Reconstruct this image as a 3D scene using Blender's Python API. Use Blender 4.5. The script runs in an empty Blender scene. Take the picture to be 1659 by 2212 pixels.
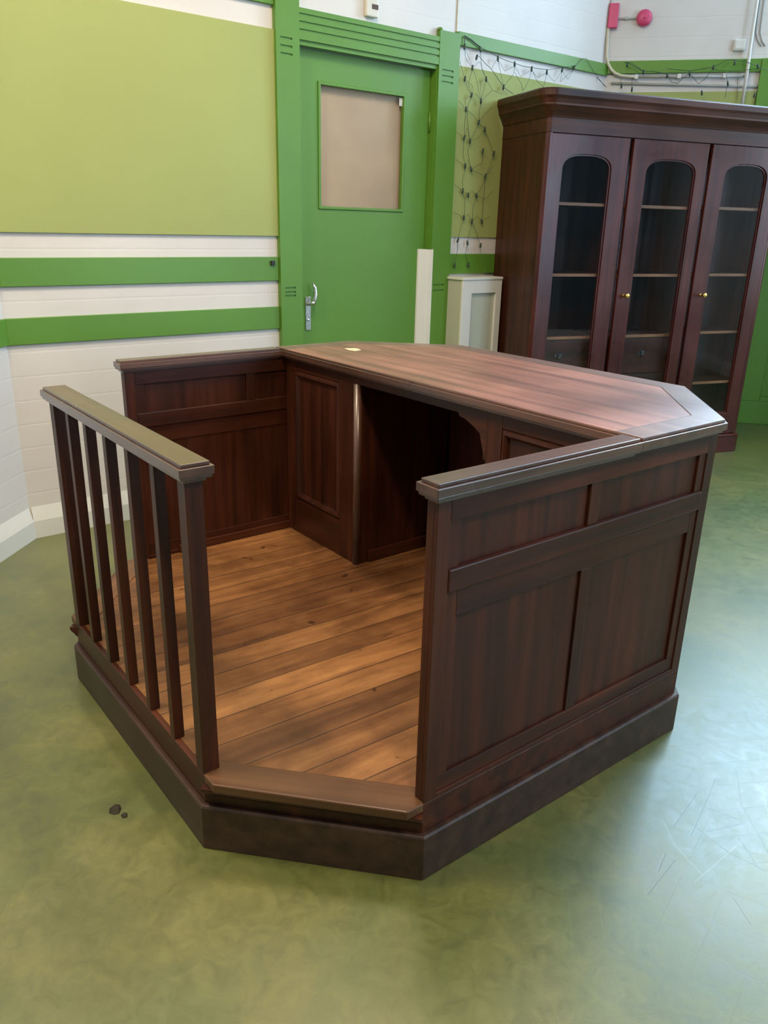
import bpy, bmesh, math, random
from mathutils import Matrix, Vector
random.seed(7)
sc = bpy.context.scene
COL = sc.collection

# ------------------------------------------------------------------ helpers
def frame(ox, oy, dx, dy, nx, ny):
    """matrix taking (s, d, z) on a wall to the room: s along the wall, d out of it"""
    return Matrix(((dx, nx, 0, ox), (dy, ny, 0, oy), (0, 0, 1, 0), (0, 0, 0, 1)))
I4 = Matrix.Identity(4)

class MB:
    def __init__(s, M=I4):
        s.bm = bmesh.new(); s.M = M
    def _v(s, p): return s.bm.verts.new(s.M @ Vector(p))
    def box(s, x0, x1, y0, y1, z0, z1):
        v = [s._v((x, y, z)) for z in (z0, z1) for y in (y0, y1) for x in (x0, x1)]
        for f in ((0,2,3,1),(4,5,7,6),(0,1,5,4),(2,6,7,3),(0,4,6,2),(1,3,7,5)):
            s.bm.faces.new([v[i] for i in f])
        return s
    def prism(s, pts, z0, z1, pts1=None):
        a = [s._v((x, y, z0)) for x, y in pts]; b = [s._v((x, y, z1)) for x, y in (pts1 or pts)]
        n = len(pts)
        s.bm.faces.new(a); s.bm.faces.new(b)
        for i in range(n): s.bm.faces.new((a[i], a[(i+1) % n], b[(i+1) % n], b[i]))
        return s
    def plate(s, pts, d0, d1):
        """polygon given in (s, z), thickened from d0 to d1"""
        a = [s._v((x, d0, z)) for x, z in pts]; b = [s._v((x, d1, z)) for x, z in pts]
        n = len(pts)
        s.bm.faces.new(a); s.bm.faces.new(b)
        for i in range(n): s.bm.faces.new((a[i], a[(i+1) % n], b[(i+1) % n], b[i]))
        return s
    def ring_plate(s, outer, inner, d0, d1):
        """plate with a hole; outer and inner have the same number of points"""
        n = len(outer)
        L = [[s._v((x, d, z)) for x, z in P] for P in (outer, inner) for d in (d0, d1)]
        o0, o1, i0, i1 = L
        for i in range(n):
            j = (i+1) % n
            s.bm.faces.new((o0[i], o0[j], i0[j], i0[i])); s.bm.faces.new((o1[i], i1[i], i1[j], o1[j]))
            s.bm.faces.new((o0[i], o1[i], o1[j], o0[j])); s.bm.faces.new((i0[i], i0[j], i1[j], i1[i]))
        return s
    def sweep(s, path, prof, closed=False):
        """profile (offset outwards, z) swept with mitres along a level polyline (x, y); outwards = right of travel"""
        n = len(path); rows = []
        for i in range(n):
            p = Vector(path[i])
            a = Vector(path[i-1]) if (i or closed) else None
            b = Vector(path[(i+1) % n]) if (i < n-1 or closed) else None
            d1 = (p - a).normalized() if a is not None else None
            d2 = (b - p).normalized() if b is not None else None
            if d1 is None: d1 = d2
            if d2 is None: d2 = d1
            n1 = Vector((d1.y, -d1.x)); n2 = Vector((d2.y, -d2.x))
            m = (n1 + n2).normalized(); m = m / max(.3, m.dot(n1))
            rows.append([s._v((p.x + m.x*o, p.y + m.y*o, z)) for o, z in prof])
        k = len(prof)
        for i in range(n if closed else n-1):
            A, B = rows[i], rows[(i+1) % n]
            for j in range(k): s.bm.faces.new((A[j], A[(j+1) % k], B[(j+1) % k], B[j]))
        if not closed:
            s.bm.faces.new(rows[0]); s.bm.faces.new(rows[-1])
        return s
    def tube(s, pts, r, seg=8, caps=True):
        P = [s.M @ Vector(p) for p in pts]; rows = []
        up = None
        for i, p in enumerate(P):
            t = ((P[i+1] if i < len(P)-1 else p) - (P[i-1] if i else p)).normalized()
            if up is None:
                up = Vector((0, 0, 1)) if abs(t.z) < .9 else Vector((1, 0, 0))
            a = t.cross(up).normalized(); b = a.cross(t).normalized(); up = b
            rr = r[i] if isinstance(r, (list, tuple)) else r
            rows.append([s.bm.verts.new(p + (a*math.cos(2*math.pi*k/seg) + b*math.sin(2*math.pi*k/seg))*rr) for k in range(seg)])
        for i in range(len(rows)-1):
            for k in range(seg):
                s.bm.faces.new((rows[i][k], rows[i][(k+1) % seg], rows[i+1][(k+1) % seg], rows[i+1][k]))
        if caps:
            s.bm.faces.new(rows[0]); s.bm.faces.new(rows[-1])
        return s
    def lathe(s, c, ax, prof, seg=24):
        """profile (radius, distance along ax) spun about ax through c, in this builder's frame"""
        c = s.M @ Vector(c); R3 = s.M.to_3x3(); ax = (R3 @ Vector(ax)).normalized()
        u = ax.cross(Vector((0, 0, 1)) if abs(ax.z) < .9 else Vector((1, 0, 0))).normalized(); w = ax.cross(u)
        rows = []
        for r, h in prof:
            if r < 1e-6: rows.append([s.bm.verts.new(c + ax*h)])
            else: rows.append([s.bm.verts.new(c + ax*h + (u*math.cos(2*math.pi*k/seg) + w*math.sin(2*math.pi*k/seg))*r) for k in range(seg)])
        for A, B in zip(rows, rows[1:]):
            for k in range(seg):
                l = [A[k % len(A)], A[(k+1) % len(A)], B[(k+1) % len(B)], B[k % len(B)]]
                q = []
                for v in l:
                    if v not in q: q.append(v)
                if len(q) > 2: s.bm.faces.new(q)
        for R in (rows[0], rows[-1]):
            if len(R) > 2: s.bm.faces.new(R)
        return s
    def build(s, name, mat, parent=None, bevel=0, smooth=False, seg=2, **props):
        bmesh.ops.recalc_face_normals(s.bm, faces=s.bm.faces)
        base = Vector((0, 0, 0))
        if parent is not None and not props.get('_local'):
            base = world_of(parent)
            s.bm.transform(Matrix.Translation(-base))
        me = bpy.data.meshes.new(name); s.bm.to_mesh(me); s.bm.free()
        o = bpy.data.objects.new(name, me); COL.objects.link(o)
        if parent is not None: o.parent = parent
        me.materials.append(mat)
        if smooth:
            for p in me.polygons: p.use_smooth = True
        if bevel:
            b = o.modifiers.new('bevel', 'BEVEL'); b.width = bevel; b.segments = seg; b.limit_method = 'ANGLE'; b.angle_limit = math.radians(40)
            b.harden_normals = False
        for k, v in props.items():
            if k != '_local': o[k] = v
        return o

def world_of(o):
    v = Vector((0, 0, 0))
    while o is not None:
        v += o.location; o = o.parent
    return v

def thing(name, loc, label, category, group=None, rz=0):
    o = bpy.data.objects.new(name, None); COL.objects.link(o)
    o.location = loc; o.rotation_euler = (0, 0, rz); o.empty_display_size = .05
    o['label'] = label; o['category'] = category
    if group: o['group'] = group
    return o
def tag(o, label, category, group=None):
    o['label'] = label; o['category'] = category
    if group: o['group'] = group
    return o

# ------------------------------------------------------------------ materials
def new_mat(name):
    m = bpy.data.materials.new(name); m.use_nodes = True
    nt = m.node_tree; b = nt.nodes['Principled BSDF']
    return m, nt, b
def N(nt, t, **kw):
    n = nt.nodes.new(t)
    for k, v in kw.items():
        if k in n.inputs: n.inputs[k].default_value = v
        else: setattr(n, k, v)
    return n
def ramp(nt, stops, fac):
    r = nt.nodes.new('ShaderNodeValToRGB'); e = r.color_ramp.elements
    while len(e) < len(stops): e.new(.5)
    for i, (p, c) in enumerate(stops):
        e[i].position = p; e[i].color = (c[0], c[1], c[2], 1)
    nt.links.new(fac, r.inputs[0]); return r
def coords(nt, scale=(1, 1, 1), rot=(0, 0, 0)):
    t = nt.nodes.new('ShaderNodeTexCoord'); m = nt.nodes.new('ShaderNodeMapping')
    m.inputs['Scale'].default_value = scale; m.inputs['Rotation'].default_value = rot
    nt.links.new(t.outputs['Object'], m.inputs[0]); return m.outputs[0]

def wood(name, c0, c1, c2, axis='z', rough=.33, scale=1., bump=.12, wear=None, wear_amt=0.0, spec=.5, coat=0.0, coat_rough=.15):
    m, nt, b = new_mat(name); L = nt.links
    k = {'x': (1.2, 22, 22), 'y': (22, 1.2, 22), 'z': (22, 22, 1.2)}[axis]
    co = coords(nt, tuple(a*scale for a in k))
    n1 = N(nt, 'ShaderNodeTexNoise', Scale=1.0, Detail=6.0, Roughness=.6, Distortion=.15); L.new(co, n1.inputs['Vector'])
    co2 = coords(nt, (2.2, 2.2, 2.2))
    n2 = N(nt, 'ShaderNodeTexNoise', Scale=1.0, Detail=3.0, Roughness=.5); L.new(co2, n2.inputs['Vector'])
    r = ramp(nt, [(.3, c0), (.52, c1), (.75, c2)], n1.outputs['Fac'])
    mx = N(nt, 'ShaderNodeMix', data_type='RGBA', blend_type='MULTIPLY'); mx.inputs['Factor'].default_value = .65
    r2 = ramp(nt, [(.3, (.5, .47, .45)), (.7, (1.3, 1.25, 1.2))], n2.outputs['Fac'])
    L.new(r.outputs[0], mx.inputs['A']); L.new(r2.outputs[0], mx.inputs['B'])
    out = mx.outputs['Result']
    if wear:
        co3 = coords(nt, tuple(a*.35 for a in k))
        n3 = N(nt, 'ShaderNodeTexNoise', Scale=3.0, Detail=10.0, Roughness=.72); L.new(co3, n3.inputs['Vector'])
        r3 = ramp(nt, [(.62, (0, 0, 0)), (.74, (wear_amt,)*3)], n3.outputs['Fac'])
        m3 = N(nt, 'ShaderNodeMix', data_type='RGBA'); L.new(r3.outputs[0], m3.inputs['Factor'])
        L.new(out, m3.inputs['A']); m3.inputs['B'].default_value = (*wear, 1); out = m3.outputs['Result']
    L.new(out, b.inputs['Base Color'])
    rr = ramp(nt, [(.3, (rough*.8,)*3), (.7, (rough*1.3,)*3)], n2.outputs['Fac']); L.new(rr.outputs[0], b.inputs['Roughness'])
    b.inputs['Specular IOR Level'].default_value = spec
    if coat: b.inputs['Coat Weight'].default_value = coat; b.inputs['Coat Roughness'].default_value = coat_rough
    bp = N(nt, 'ShaderNodeBump', Strength=bump, Distance=.002); L.new(n1.outputs['Fac'], bp.inputs['Height']); L.new(bp.outputs[0], b.inputs['Normal'])
    return m

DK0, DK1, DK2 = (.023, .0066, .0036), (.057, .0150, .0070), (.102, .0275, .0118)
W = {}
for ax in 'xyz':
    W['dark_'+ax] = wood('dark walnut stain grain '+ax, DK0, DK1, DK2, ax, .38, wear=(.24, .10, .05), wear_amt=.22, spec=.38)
    W['rail_'+ax] = wood('polished dark rail grain '+ax, (.05, .021, .014), (.095, .042, .027), (.15, .07, .045), ax, .30, coat=1.0, coat_rough=.30, wear=(.24, .14, .09), wear_amt=.15)
    W['mah_'+ax] = wood('mahogany grain '+ax, (.036, .0068, .0055), (.070, .0130, .0095), (.105, .021, .014), ax, .30)
W['plinth'] = wood('scuffed dark plinth', (.022, .010, .007), (.050, .024, .016), (.085, .045, .030), 'x', .42, wear=(.22, .15, .09), wear_amt=.3)
W['top'] = wood('worn desk top with painted glare', (.13, .050, .034), (.27, .112, .082), (.42, .20, .155), 'x', .42, coat=.9, coat_rough=.42, scale=.8, bump=.14, wear=(.55, .29, .23), wear_amt=.7)  # pinkish wear, with daylight glare also lightened into the base tones
W['border'] = wood('desk border with painted glare', (.11, .058, .046), (.18, .100, .082), (.26, .155, .13), 'x', .40, coat=.9, coat_rough=.40, wear=(.30, .18, .14), wear_amt=.3)  # tones raised so the colour itself carries the glare on the desk
W['nose'] = wood('worn step board', (.075, .034, .016), (.135, .064, .029), (.22, .115, .054), 'x', .36, scale=.7, wear=(.06, .03, .02), wear_amt=.4)
W['shelf'] = wood('shelf edge', (.20, .075, .03), (.33, .13, .055), (.42, .18, .08), 'x', .4)

def deck_material():
    m, nt, b = new_mat('worn floorboards'); L = nt.links
    t = nt.nodes.new('ShaderNodeTexCoord'); sp = N(nt, 'ShaderNodeSeparateXYZ'); L.new(t.outputs['Object'], sp.inputs[0])
    # boards run along y with a slight skew
    sk = N(nt, 'ShaderNodeMath', operation='MULTIPLY_ADD'); L.new(sp.outputs['Y'], sk.inputs[0]); sk.inputs[1].default_value = -.035; L.new(sp.outputs['X'], sk.inputs[2])
    dv = N(nt, 'ShaderNodeMath', operation='DIVIDE'); L.new(sk.outputs[0], dv.inputs[0]); dv.inputs[1].default_value = .112
    fl = N(nt, 'ShaderNodeMath', operation='FLOOR'); L.new(dv.outputs[0], fl.inputs[0])
    fr = N(nt, 'ShaderNodeMath', operation='FRACT'); L.new(dv.outputs[0], fr.inputs[0])
    wn = N(nt, 'ShaderNodeTexWhiteNoise', noise_dimensions='1D'); L.new(fl.outputs[0], wn.inputs['W'])
    off = N(nt, 'ShaderNodeMath', operation='MULTIPLY'); L.new(wn.outputs['Value'], off.inputs[0]); off.inputs[1].default_value = 40
    cb = N(nt, 'ShaderNodeCombineXYZ'); 
    xs = N(nt, 'ShaderNodeMath', operation='MULTIPLY'); L.new(sk.outputs[0], xs.inputs[0]); xs.inputs[1].default_value = 15
    ys = N(nt, 'ShaderNodeMath', operation='MULTIPLY_ADD'); L.new(sp.outputs['Y'], ys.inputs[0]); ys.inputs[1].default_value = 1.6; L.new(off.outputs[0], ys.inputs[2])
    L.new(xs.outputs[0], cb.inputs[0]); L.new(ys.outputs[0], cb.inputs[1])
    n1 = N(nt, 'ShaderNodeTexNoise', Scale=1.0, Detail=9.0, Roughness=.65, Distortion=.5); L.new(cb.outputs[0], n1.inputs['Vector'])
    r1 = ramp(nt, [(.25, (.10, .041, .016)), (.44, (.205, .090, .033)), (.60, (.30, .142, .053)), (.80, (.46, .25, .105))], n1.outputs['Fac'])
    tone = ramp(nt, [(0, (.50, .45, .44)), (.3, (.85, .78, .72)), (.6, (1.0, .98, .95)), (1, (1.35, 1.32, 1.25))], wn.outputs['Value'])
    mx = N(nt, 'ShaderNodeMix', data_type='RGBA', blend_type='MULTIPLY'); mx.inputs['Factor'].default_value = .75
    L.new(r1.outputs[0], mx.inputs['A']); L.new(tone.outputs[0], mx.inputs['B'])
    # broad grime
    n2 = N(nt, 'ShaderNodeTexNoise', Scale=3.2, Detail=6.0, Roughness=.6); L.new(t.outputs['Object'], n2.inputs['Vector'])
    r2 = ramp(nt, [(.40, (.48, .42, .38)), (.60, (1, 1, 1))], n2.outputs['Fac'])
    m2 = N(nt, 'ShaderNodeMix', data_type='RGBA', blend_type='MULTIPLY'); m2.inputs['Factor'].default_value = .8
    L.new(mx.outputs['Result'], m2.inputs['A']); L.new(r2.outputs[0], m2.inputs['B'])
    # dark spots
    n3 = N(nt, 'ShaderNodeTexNoise', Scale=17.0, Detail=2.0); L.new(t.outputs['Object'], n3.inputs['Vector'])
    r3 = ramp(nt, [(.70, (1, 1, 1)), (.76, (.35, .28, .25))], n3.outputs['Fac'])
    m3 = N(nt, 'ShaderNodeMix', data_type='RGBA', blend_type='MULTIPLY'); m3.inputs['Factor'].default_value = 1
    L.new(m2.outputs['Result'], m3.inputs['A']); L.new(r3.outputs[0], m3.inputs['B'])
    # seams
    d = N(nt, 'ShaderNodeMath', operation='SUBTRACT'); L.new(fr.outputs[0], d.inputs[0]); d.inputs[1].default_value = .5
    a = N(nt, 'ShaderNodeMath', operation='ABSOLUTE'); L.new(d.outputs[0], a.inputs[0])
    r4 = ramp(nt, [(.478, (1, 1, 1)), (.492, (.14, .09, .06))], a.outputs[0])
    m4 = N(nt, 'ShaderNodeMix', data_type='RGBA', blend_type='MULTIPLY'); m4.inputs['Factor'].default_value = .9
    L.new(m3.outputs['Result'], m4.inputs['A']); L.new(r4.outputs[0], m4.inputs['B'])
    L.new(m4.outputs['Result'], b.inputs['Base Color'])
    b.inputs['Roughness'].default_value = .42
    ad = N(nt, 'ShaderNodeMath', operation='ADD'); L.new(n1.outputs['Fac'], ad.inputs[0]); L.new(r4.outputs[0], ad.inputs[1])
    bp = N(nt, 'ShaderNodeBump', Strength=.35, Distance=.002); L.new(ad.outputs[0], bp.inputs['Height']); L.new(bp.outputs[0], b.inputs['Normal'])
    return m
W['deck'] = deck_material()

def paint(name, col, rough=.5, planks=0, var=.06, bump=.05, vscale=2.0):
    m, nt, b = new_mat(name); L = nt.links
    t = nt.nodes.new('ShaderNodeTexCoord')
    n = N(nt, 'ShaderNodeTexNoise', Scale=vscale, Detail=5.0); L.new(t.outputs['Object'], n.inputs['Vector'])
    r = ramp(nt, [(.3, tuple(c*(1-var) for c in col)), (.7, tuple(min(1, c*(1+var)) for c in col))], n.outputs['Fac'])
    out = r.outputs[0]; h = None
    if planks:
        sp = N(nt, 'ShaderNodeSeparateXYZ'); L.new(t.outputs['Object'], sp.inputs[0])
        dv = N(nt, 'ShaderNodeMath', operation='DIVIDE'); L.new(sp.outputs['Z'], dv.inputs[0]); dv.inputs[1].default_value = planks
        fr = N(nt, 'ShaderNodeMath', operation='FRACT'); L.new(dv.outputs[0], fr.inputs[0])
        d = N(nt, 'ShaderNodeMath', operation='SUBTRACT'); L.new(fr.outputs[0], d.inputs[0]); d.inputs[1].default_value = .5
        a = N(nt, 'ShaderNodeMath', operation='ABSOLUTE'); L.new(d.outputs[0], a.inputs[0])
        g = ramp(nt, [(.44, (1, 1, 1)), (.49, (.0, .0, .0))], a.outputs[0]); h = g.outputs[0]
    L.new(out, b.inputs['Base Color']); b.inputs['Roughness'].default_value = rough
    n2 = N(nt, 'ShaderNodeTexNoise', Scale=60.0, Detail=3.0); L.new(t.outputs['Object'], n2.inputs['Vector'])
    bp = N(nt, 'ShaderNodeBump', Strength=bump, Distance=.002); L.new(n2.outputs['Fac'], bp.inputs['Height'])
    nrm = bp.outputs[0]
    if h is not None:
        b2 = N(nt, 'ShaderNodeBump', Strength=.18, Distance=.003); L.new(h, b2.inputs['Height']); L.new(nrm, b2.inputs['Normal']); nrm = b2.outputs[0]
    L.new(nrm, b.inputs['Normal'])
    return m
P = {
 'white': paint('white painted boards', (.69, .640, .612), .5, planks=.118),
 'whiteflat': paint('white painted trim', (.72, .70, .66), .4),
 'ceil': paint('ceiling white', (.78, .76, .72), .8),
 'green': paint('leaf green gloss paint', (.105, .245, .028), .38),
 'slate': paint('blue grey wall paint', (.17, .205, .235), .6),
 'lime': paint('pale lime board', (.345, .385, .125), .75, var=.05, vscale=1.2),
 'grey': paint('casing side with painted shade', (.50, .51, .42), .5),  # white casing; the shade on its side face is put into this colour
 'pink': paint('red plastic', (.62, .06, .16), .35),
 'cream': paint('cream conduit', (.60, .54, .40), .45),
 'greypipe': paint('grey conduit', (.42, .41, .38), .45),
 'black': paint('black plastic', (.012, .012, .012), .4),
 'wire': paint('dark green wire', (.022, .045, .028), .5),
 'display': paint('brown display', (.10, .062, .052), .25),
 'glove': paint('off white plastic', (.66, .62, .53), .35),
 'paper': paint('pale tan card', (.72, .56, .36), .7),
 'dirt': paint('dark brown scrap', (.025, .018, .010), .8),
 'tan': paint('brown paper behind glass', (.62, .40, .27), .6, var=.10, vscale=3.0),
}
def metal(name, col, rough):
    m, nt, b = new_mat(name); b.inputs['Base Color'].default_value = (*col, 1); b.inputs['Metallic'].default_value = 1
    L = nt.links; t = coords(nt, (80, 80, 80)); n = N(nt, 'ShaderNodeTexNoise', Scale=1.0); L.new(t, n.inputs['Vector'])
    r = ramp(nt, [(.3, (rough*.8,)*3), (.7, (rough*1.2,)*3)], n.outputs['Fac']); L.new(r.outputs[0], b.inputs['Roughness']); return m
P['steel'] = metal('brushed steel', (.68, .66, .63), .28)
P['brass'] = metal('polished brass', (.85, .58, .18), .16)
def glass(name, tint=(1, 1, 1), rough=.02):
    m, nt, b = new_mat(name); nt.nodes.remove(b); L = nt.links
    out = nt.nodes['Material Output']; tr = N(nt, 'ShaderNodeBsdfTransparent'); tr.inputs[0].default_value = (*tint, 1)
    gl = N(nt, 'ShaderNodeBsdfGlossy'); gl.inputs['Roughness'].default_value = rough
    f = N(nt, 'ShaderNodeFresnel', IOR=1.52); mx = N(nt, 'ShaderNodeMixShader')
    ge = N(nt, 'ShaderNodeNewGeometry'); iv = N(nt, 'ShaderNodeMath', operation='SUBTRACT'); iv.inputs[0].default_value = 1; L.new(ge.outputs['Backfacing'], iv.inputs[1])
    ml = N(nt, 'ShaderNodeMath', operation='MULTIPLY'); L.new(f.outputs[0], ml.inputs[0]); L.new(iv.outputs[0], ml.inputs[1]); L.new(ml.outputs[0], mx.inputs[0]); L.new(tr.outputs[0], mx.inputs[1]); L.new(gl.outputs[0], mx.inputs[2]); L.new(mx.outputs[0], out.inputs[0]); return m
P['glass'] = glass('window glass', (.93, .95, .94))
P['cabglass'] = glass('old bookcase glass', (.90, .94, .95), .03)
mk, nt, b = new_mat('clear glass knob'); b.inputs['Transmission Weight'].default_value = 1; b.inputs['Roughness'].default_value = .03; P['knobglass'] = mk

SCRATCHES = [(2.090, 1.242, 2.129, 1.065, 0), (2.087, 1.350, 2.176, 1.081, 0), (2.100, 1.442, 2.195, 1.306, 0), (2.195, 1.306, 2.338, 1.187, 0), (2.141, 1.118, 2.274, 1.099, 0), (2.274, 1.099, 2.370, 1.118, 0), (2.101, 1.063, 2.173, 1.007, 1), (2.173, 1.007, 2.275, 0.973, 1), (2.278, 0.935, 2.274, 1.145, 1), (2.196, 1.126, 2.241, 1.242, 0), (2.200, 1.420, 2.257, 1.339, 1), (2.204, 0.960, 2.230, 0.801, 0), (2.366, 0.965, 2.431, 0.925, 0), (2.121, 1.205, 2.234, 1.245, 0), (2.255, 1.177, 2.354, 1.111, 0), (2.174, 0.963, 2.200, 0.891, 0), ]
def lino():
    m, nt, b = new_mat('marbled green linoleum'); L = nt.links
    t = nt.nodes.new('ShaderNodeTexCoord')
    n1 = N(nt, 'ShaderNodeTexNoise', Scale=2.0, Detail=9.0, Roughness=.62, Distortion=.5); L.new(t.outputs['Object'], n1.inputs['Vector'])
    r1 = ramp(nt, [(.28, (.066, .090, .020)), (.46, (.098, .118, .027)), (.58, (.128, .134, .030)), (.74, (.165, .168, .050))], n1.outputs['Fac'])
    n2 = N(nt, 'ShaderNodeTexNoise', Scale=16.0, Detail=6.0, Roughness=.7, Distortion=1.2); L.new(t.outputs['Object'], n2.inputs['Vector'])
    r2 = ramp(nt, [(.32, (.66, .68, .60)), (.68, (1.3, 1.27, 1.3))], n2.outputs['Fac'])
    mx = N(nt, 'ShaderNodeMix', data_type='RGBA', blend_type='MULTIPLY'); mx.inputs['Factor'].default_value = .7
    L.new(r1.outputs[0], mx.inputs['A']); L.new(r2.outputs[0], mx.inputs['B'])
    # scratches: thin lines at three angles, broken up by noise
    out = mx.outputs['Result']; hs = None
    for k, (ang, sc_, th) in enumerate(((.5, 5.3, .0060), (1.25, 4.1, .0050), (2.3, 6.6, .0055), (2.9, 4.7, .004), (.1, 7.5, .004))):
        mp = N(nt, 'ShaderNodeMapping'); mp.inputs['Rotation'].default_value = (0, 0, ang); L.new(t.outputs['Object'], mp.inputs[0])
        wv = N(nt, 'ShaderNodeTexWave', wave_type='BANDS', Scale=sc_*.31, Distortion=3.2, Detail=1.0); wv.inputs['Detail Scale'].default_value = .4
        L.new(mp.outputs[0], wv.inputs['Vector'])
        d = N(nt, 'ShaderNodeMath', operation='SUBTRACT'); L.new(wv.outputs['Fac'], d.inputs[0]); d.inputs[1].default_value = .5
        a = N(nt, 'ShaderNodeMath', operation='ABSOLUTE'); L.new(d.outputs[0], a.inputs[0])
        lt = ramp(nt, [(0, (1, 1, 1)), (th*3.0, (0, 0, 0))], a.outputs[0])
        nn = N(nt, 'ShaderNodeTexNoise', Scale=1.3+k*.5, Detail=2.0); L.new(mp.outputs[0], nn.inputs['Vector'])
        ms = ramp(nt, [(.50, (0, 0, 0)), (.55, (1, 1, 1))], nn.outputs['Fac'])
        ml = N(nt, 'ShaderNodeMath', operation='MULTIPLY'); L.new(lt.outputs[0], ml.inputs[0]); L.new(ms.outputs[0], ml.inputs[1])
        if hs is None: hs = ml.outputs[0]
        else:
            ad = N(nt, 'ShaderNodeMath', operation='MAXIMUM'); L.new(hs, ad.inputs[0]); L.new(ml.outputs[0], ad.inputs[1]); hs = ad.outputs[0]
    # individual long scratches beside the booth, dark or pale
    acc = [None, None]
    for (ax_, ay_, bx_, by_, kind) in SCRATCHES:
        dx_, dy_ = bx_-ax_, by_-ay_; l2 = dx_*dx_ + dy_*dy_
        sb = N(nt, 'ShaderNodeVectorMath', operation='SUBTRACT'); L.new(t.outputs['Object'], sb.inputs[0]); sb.inputs[1].default_value = (ax_, ay_, 0)
        dt = N(nt, 'ShaderNodeVectorMath', operation='DOT_PRODUCT'); L.new(sb.outputs[0], dt.inputs[0]); dt.inputs[1].default_value = (dx_/l2, dy_/l2, 0)
        cl = N(nt, 'ShaderNodeClamp'); L.new(dt.outputs['Value'], cl.inputs[0])
        sc2 = N(nt, 'ShaderNodeVectorMath', operation='SCALE'); sc2.inputs[0].default_value = (dx_, dy_, 0); L.new(cl.outputs[0], sc2.inputs['Scale'])
        s2 = N(nt, 'ShaderNodeVectorMath', operation='SUBTRACT'); L.new(sb.outputs[0], s2.inputs[0]); L.new(sc2.outputs[0], s2.inputs[1])
        ln = N(nt, 'ShaderNodeVectorMath', operation='LENGTH'); L.new(s2.outputs[0], ln.inputs[0])
        mr = N(nt, 'ShaderNodeMapRange'); L.new(ln.outputs['Value'], mr.inputs[0]); mr.inputs[1].default_value = .0008; mr.inputs[2].default_value = .0026; mr.inputs[3].default_value = 1; mr.inputs[4].default_value = 0
        if acc[kind] is None: acc[kind] = mr.outputs[0]
        else:
            mm = N(nt, 'ShaderNodeMath', operation='MAXIMUM'); L.new(acc[kind], mm.inputs[0]); L.new(mr.outputs[0], mm.inputs[1]); acc[kind] = mm.outputs[0]
    # the scratched patch lies beside the booth
    ds_ = N(nt, 'ShaderNodeVectorMath', operation='DISTANCE'); L.new(t.outputs['Object'], ds_.inputs[0]); ds_.inputs[1].default_value = (2.35, 1.30, 0)
    dm = ramp(nt, [(.55, (1, 1, 1)), (1.0, (.12, .12, .12))], ds_.outputs['Value'])
    sm = N(nt, 'ShaderNodeMath', operation='MULTIPLY'); L.new(hs, sm.inputs[0]); L.new(dm.outputs[0], sm.inputs[1])
    h2 = N(nt, 'ShaderNodeMath', operation='MAXIMUM'); L.new(sm.outputs[0], h2.inputs[0]); L.new(acc[0], h2.inputs[1]); hs = h2.outputs[0]
    mp_ = N(nt, 'ShaderNodeMix', data_type='RGBA'); kp = N(nt, 'ShaderNodeMath', operation='MULTIPLY'); L.new(acc[1], kp.inputs[0]); kp.inputs[1].default_value = .15
    L.new(kp.outputs[0], mp_.inputs['Factor']); L.new(out, mp_.inputs['A']); mp_.inputs['B'].default_value = (.55, .60, .50, 1); out = mp_.outputs['Result']
    m3 = N(nt, 'ShaderNodeMix', data_type='RGBA')
    k3 = N(nt, 'ShaderNodeMath', operation='MULTIPLY'); L.new(hs, k3.inputs[0]); k3.inputs[1].default_value = .6
    L.new(k3.outputs[0], m3.inputs['Factor']); L.new(out, m3.inputs['A']); m3.inputs['B'].default_value = (.06, .07, .03, 1)
    L.new(m3.outputs['Result'], b.inputs['Base Color'])
    rr = ramp(nt, [(.3, (.38,)*3), (.7, (.52,)*3)], n2.outputs['Fac']); L.new(rr.outputs[0], b.inputs['Roughness'])
    b.inputs['Specular IOR Level'].default_value = .62
    b.inputs['Coat Weight'].default_value = .7; b.inputs['Coat Roughness'].default_value = .38
    ad = N(nt, 'ShaderNodeMath', operation='MULTIPLY_ADD'); L.new(hs, ad.inputs[0]); ad.inputs[1].default_value = -2.5; L.new(n2.outputs['Fac'], ad.inputs[2])
    bp = N(nt, 'ShaderNodeBump', Strength=.10, Distance=.003); L.new(ad.outputs[0], bp.inputs['Height']); L.new(bp.outputs[0], b.inputs['Normal'])
    return m
P['lino'] = lino()

# ------------------------------------------------------------------ camera
cx, cy, ch, yaw, pitch, roll, fpx = 3.0165, -.6771, 1.55, .9060, .3465, .0241, 1704.5
fw = Vector((-math.sin(yaw)*math.cos(pitch), math.cos(yaw)*math.cos(pitch), -math.sin(pitch)))
rt = Vector((math.cos(yaw), math.sin(yaw), 0)); up = rt.cross(fw)
r2 = rt*math.cos(roll) + up*math.sin(roll); u2 = -rt*math.sin(roll) + up*math.cos(roll)
cam = bpy.data.cameras.new('camera'); co = bpy.data.objects.new('camera', cam); COL.objects.link(co)
co.matrix_world = Matrix(((r2.x, u2.x, -fw.x, cx), (r2.y, u2.y, -fw.y, cy), (r2.z, u2.z, -fw.z, ch), (0, 0, 0, 1)))
cam.sensor_fit = 'HORIZONTAL'; cam.sensor_width = 36; cam.lens = fpx*36/1659
cam.clip_start = .05
sc.camera = co

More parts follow.
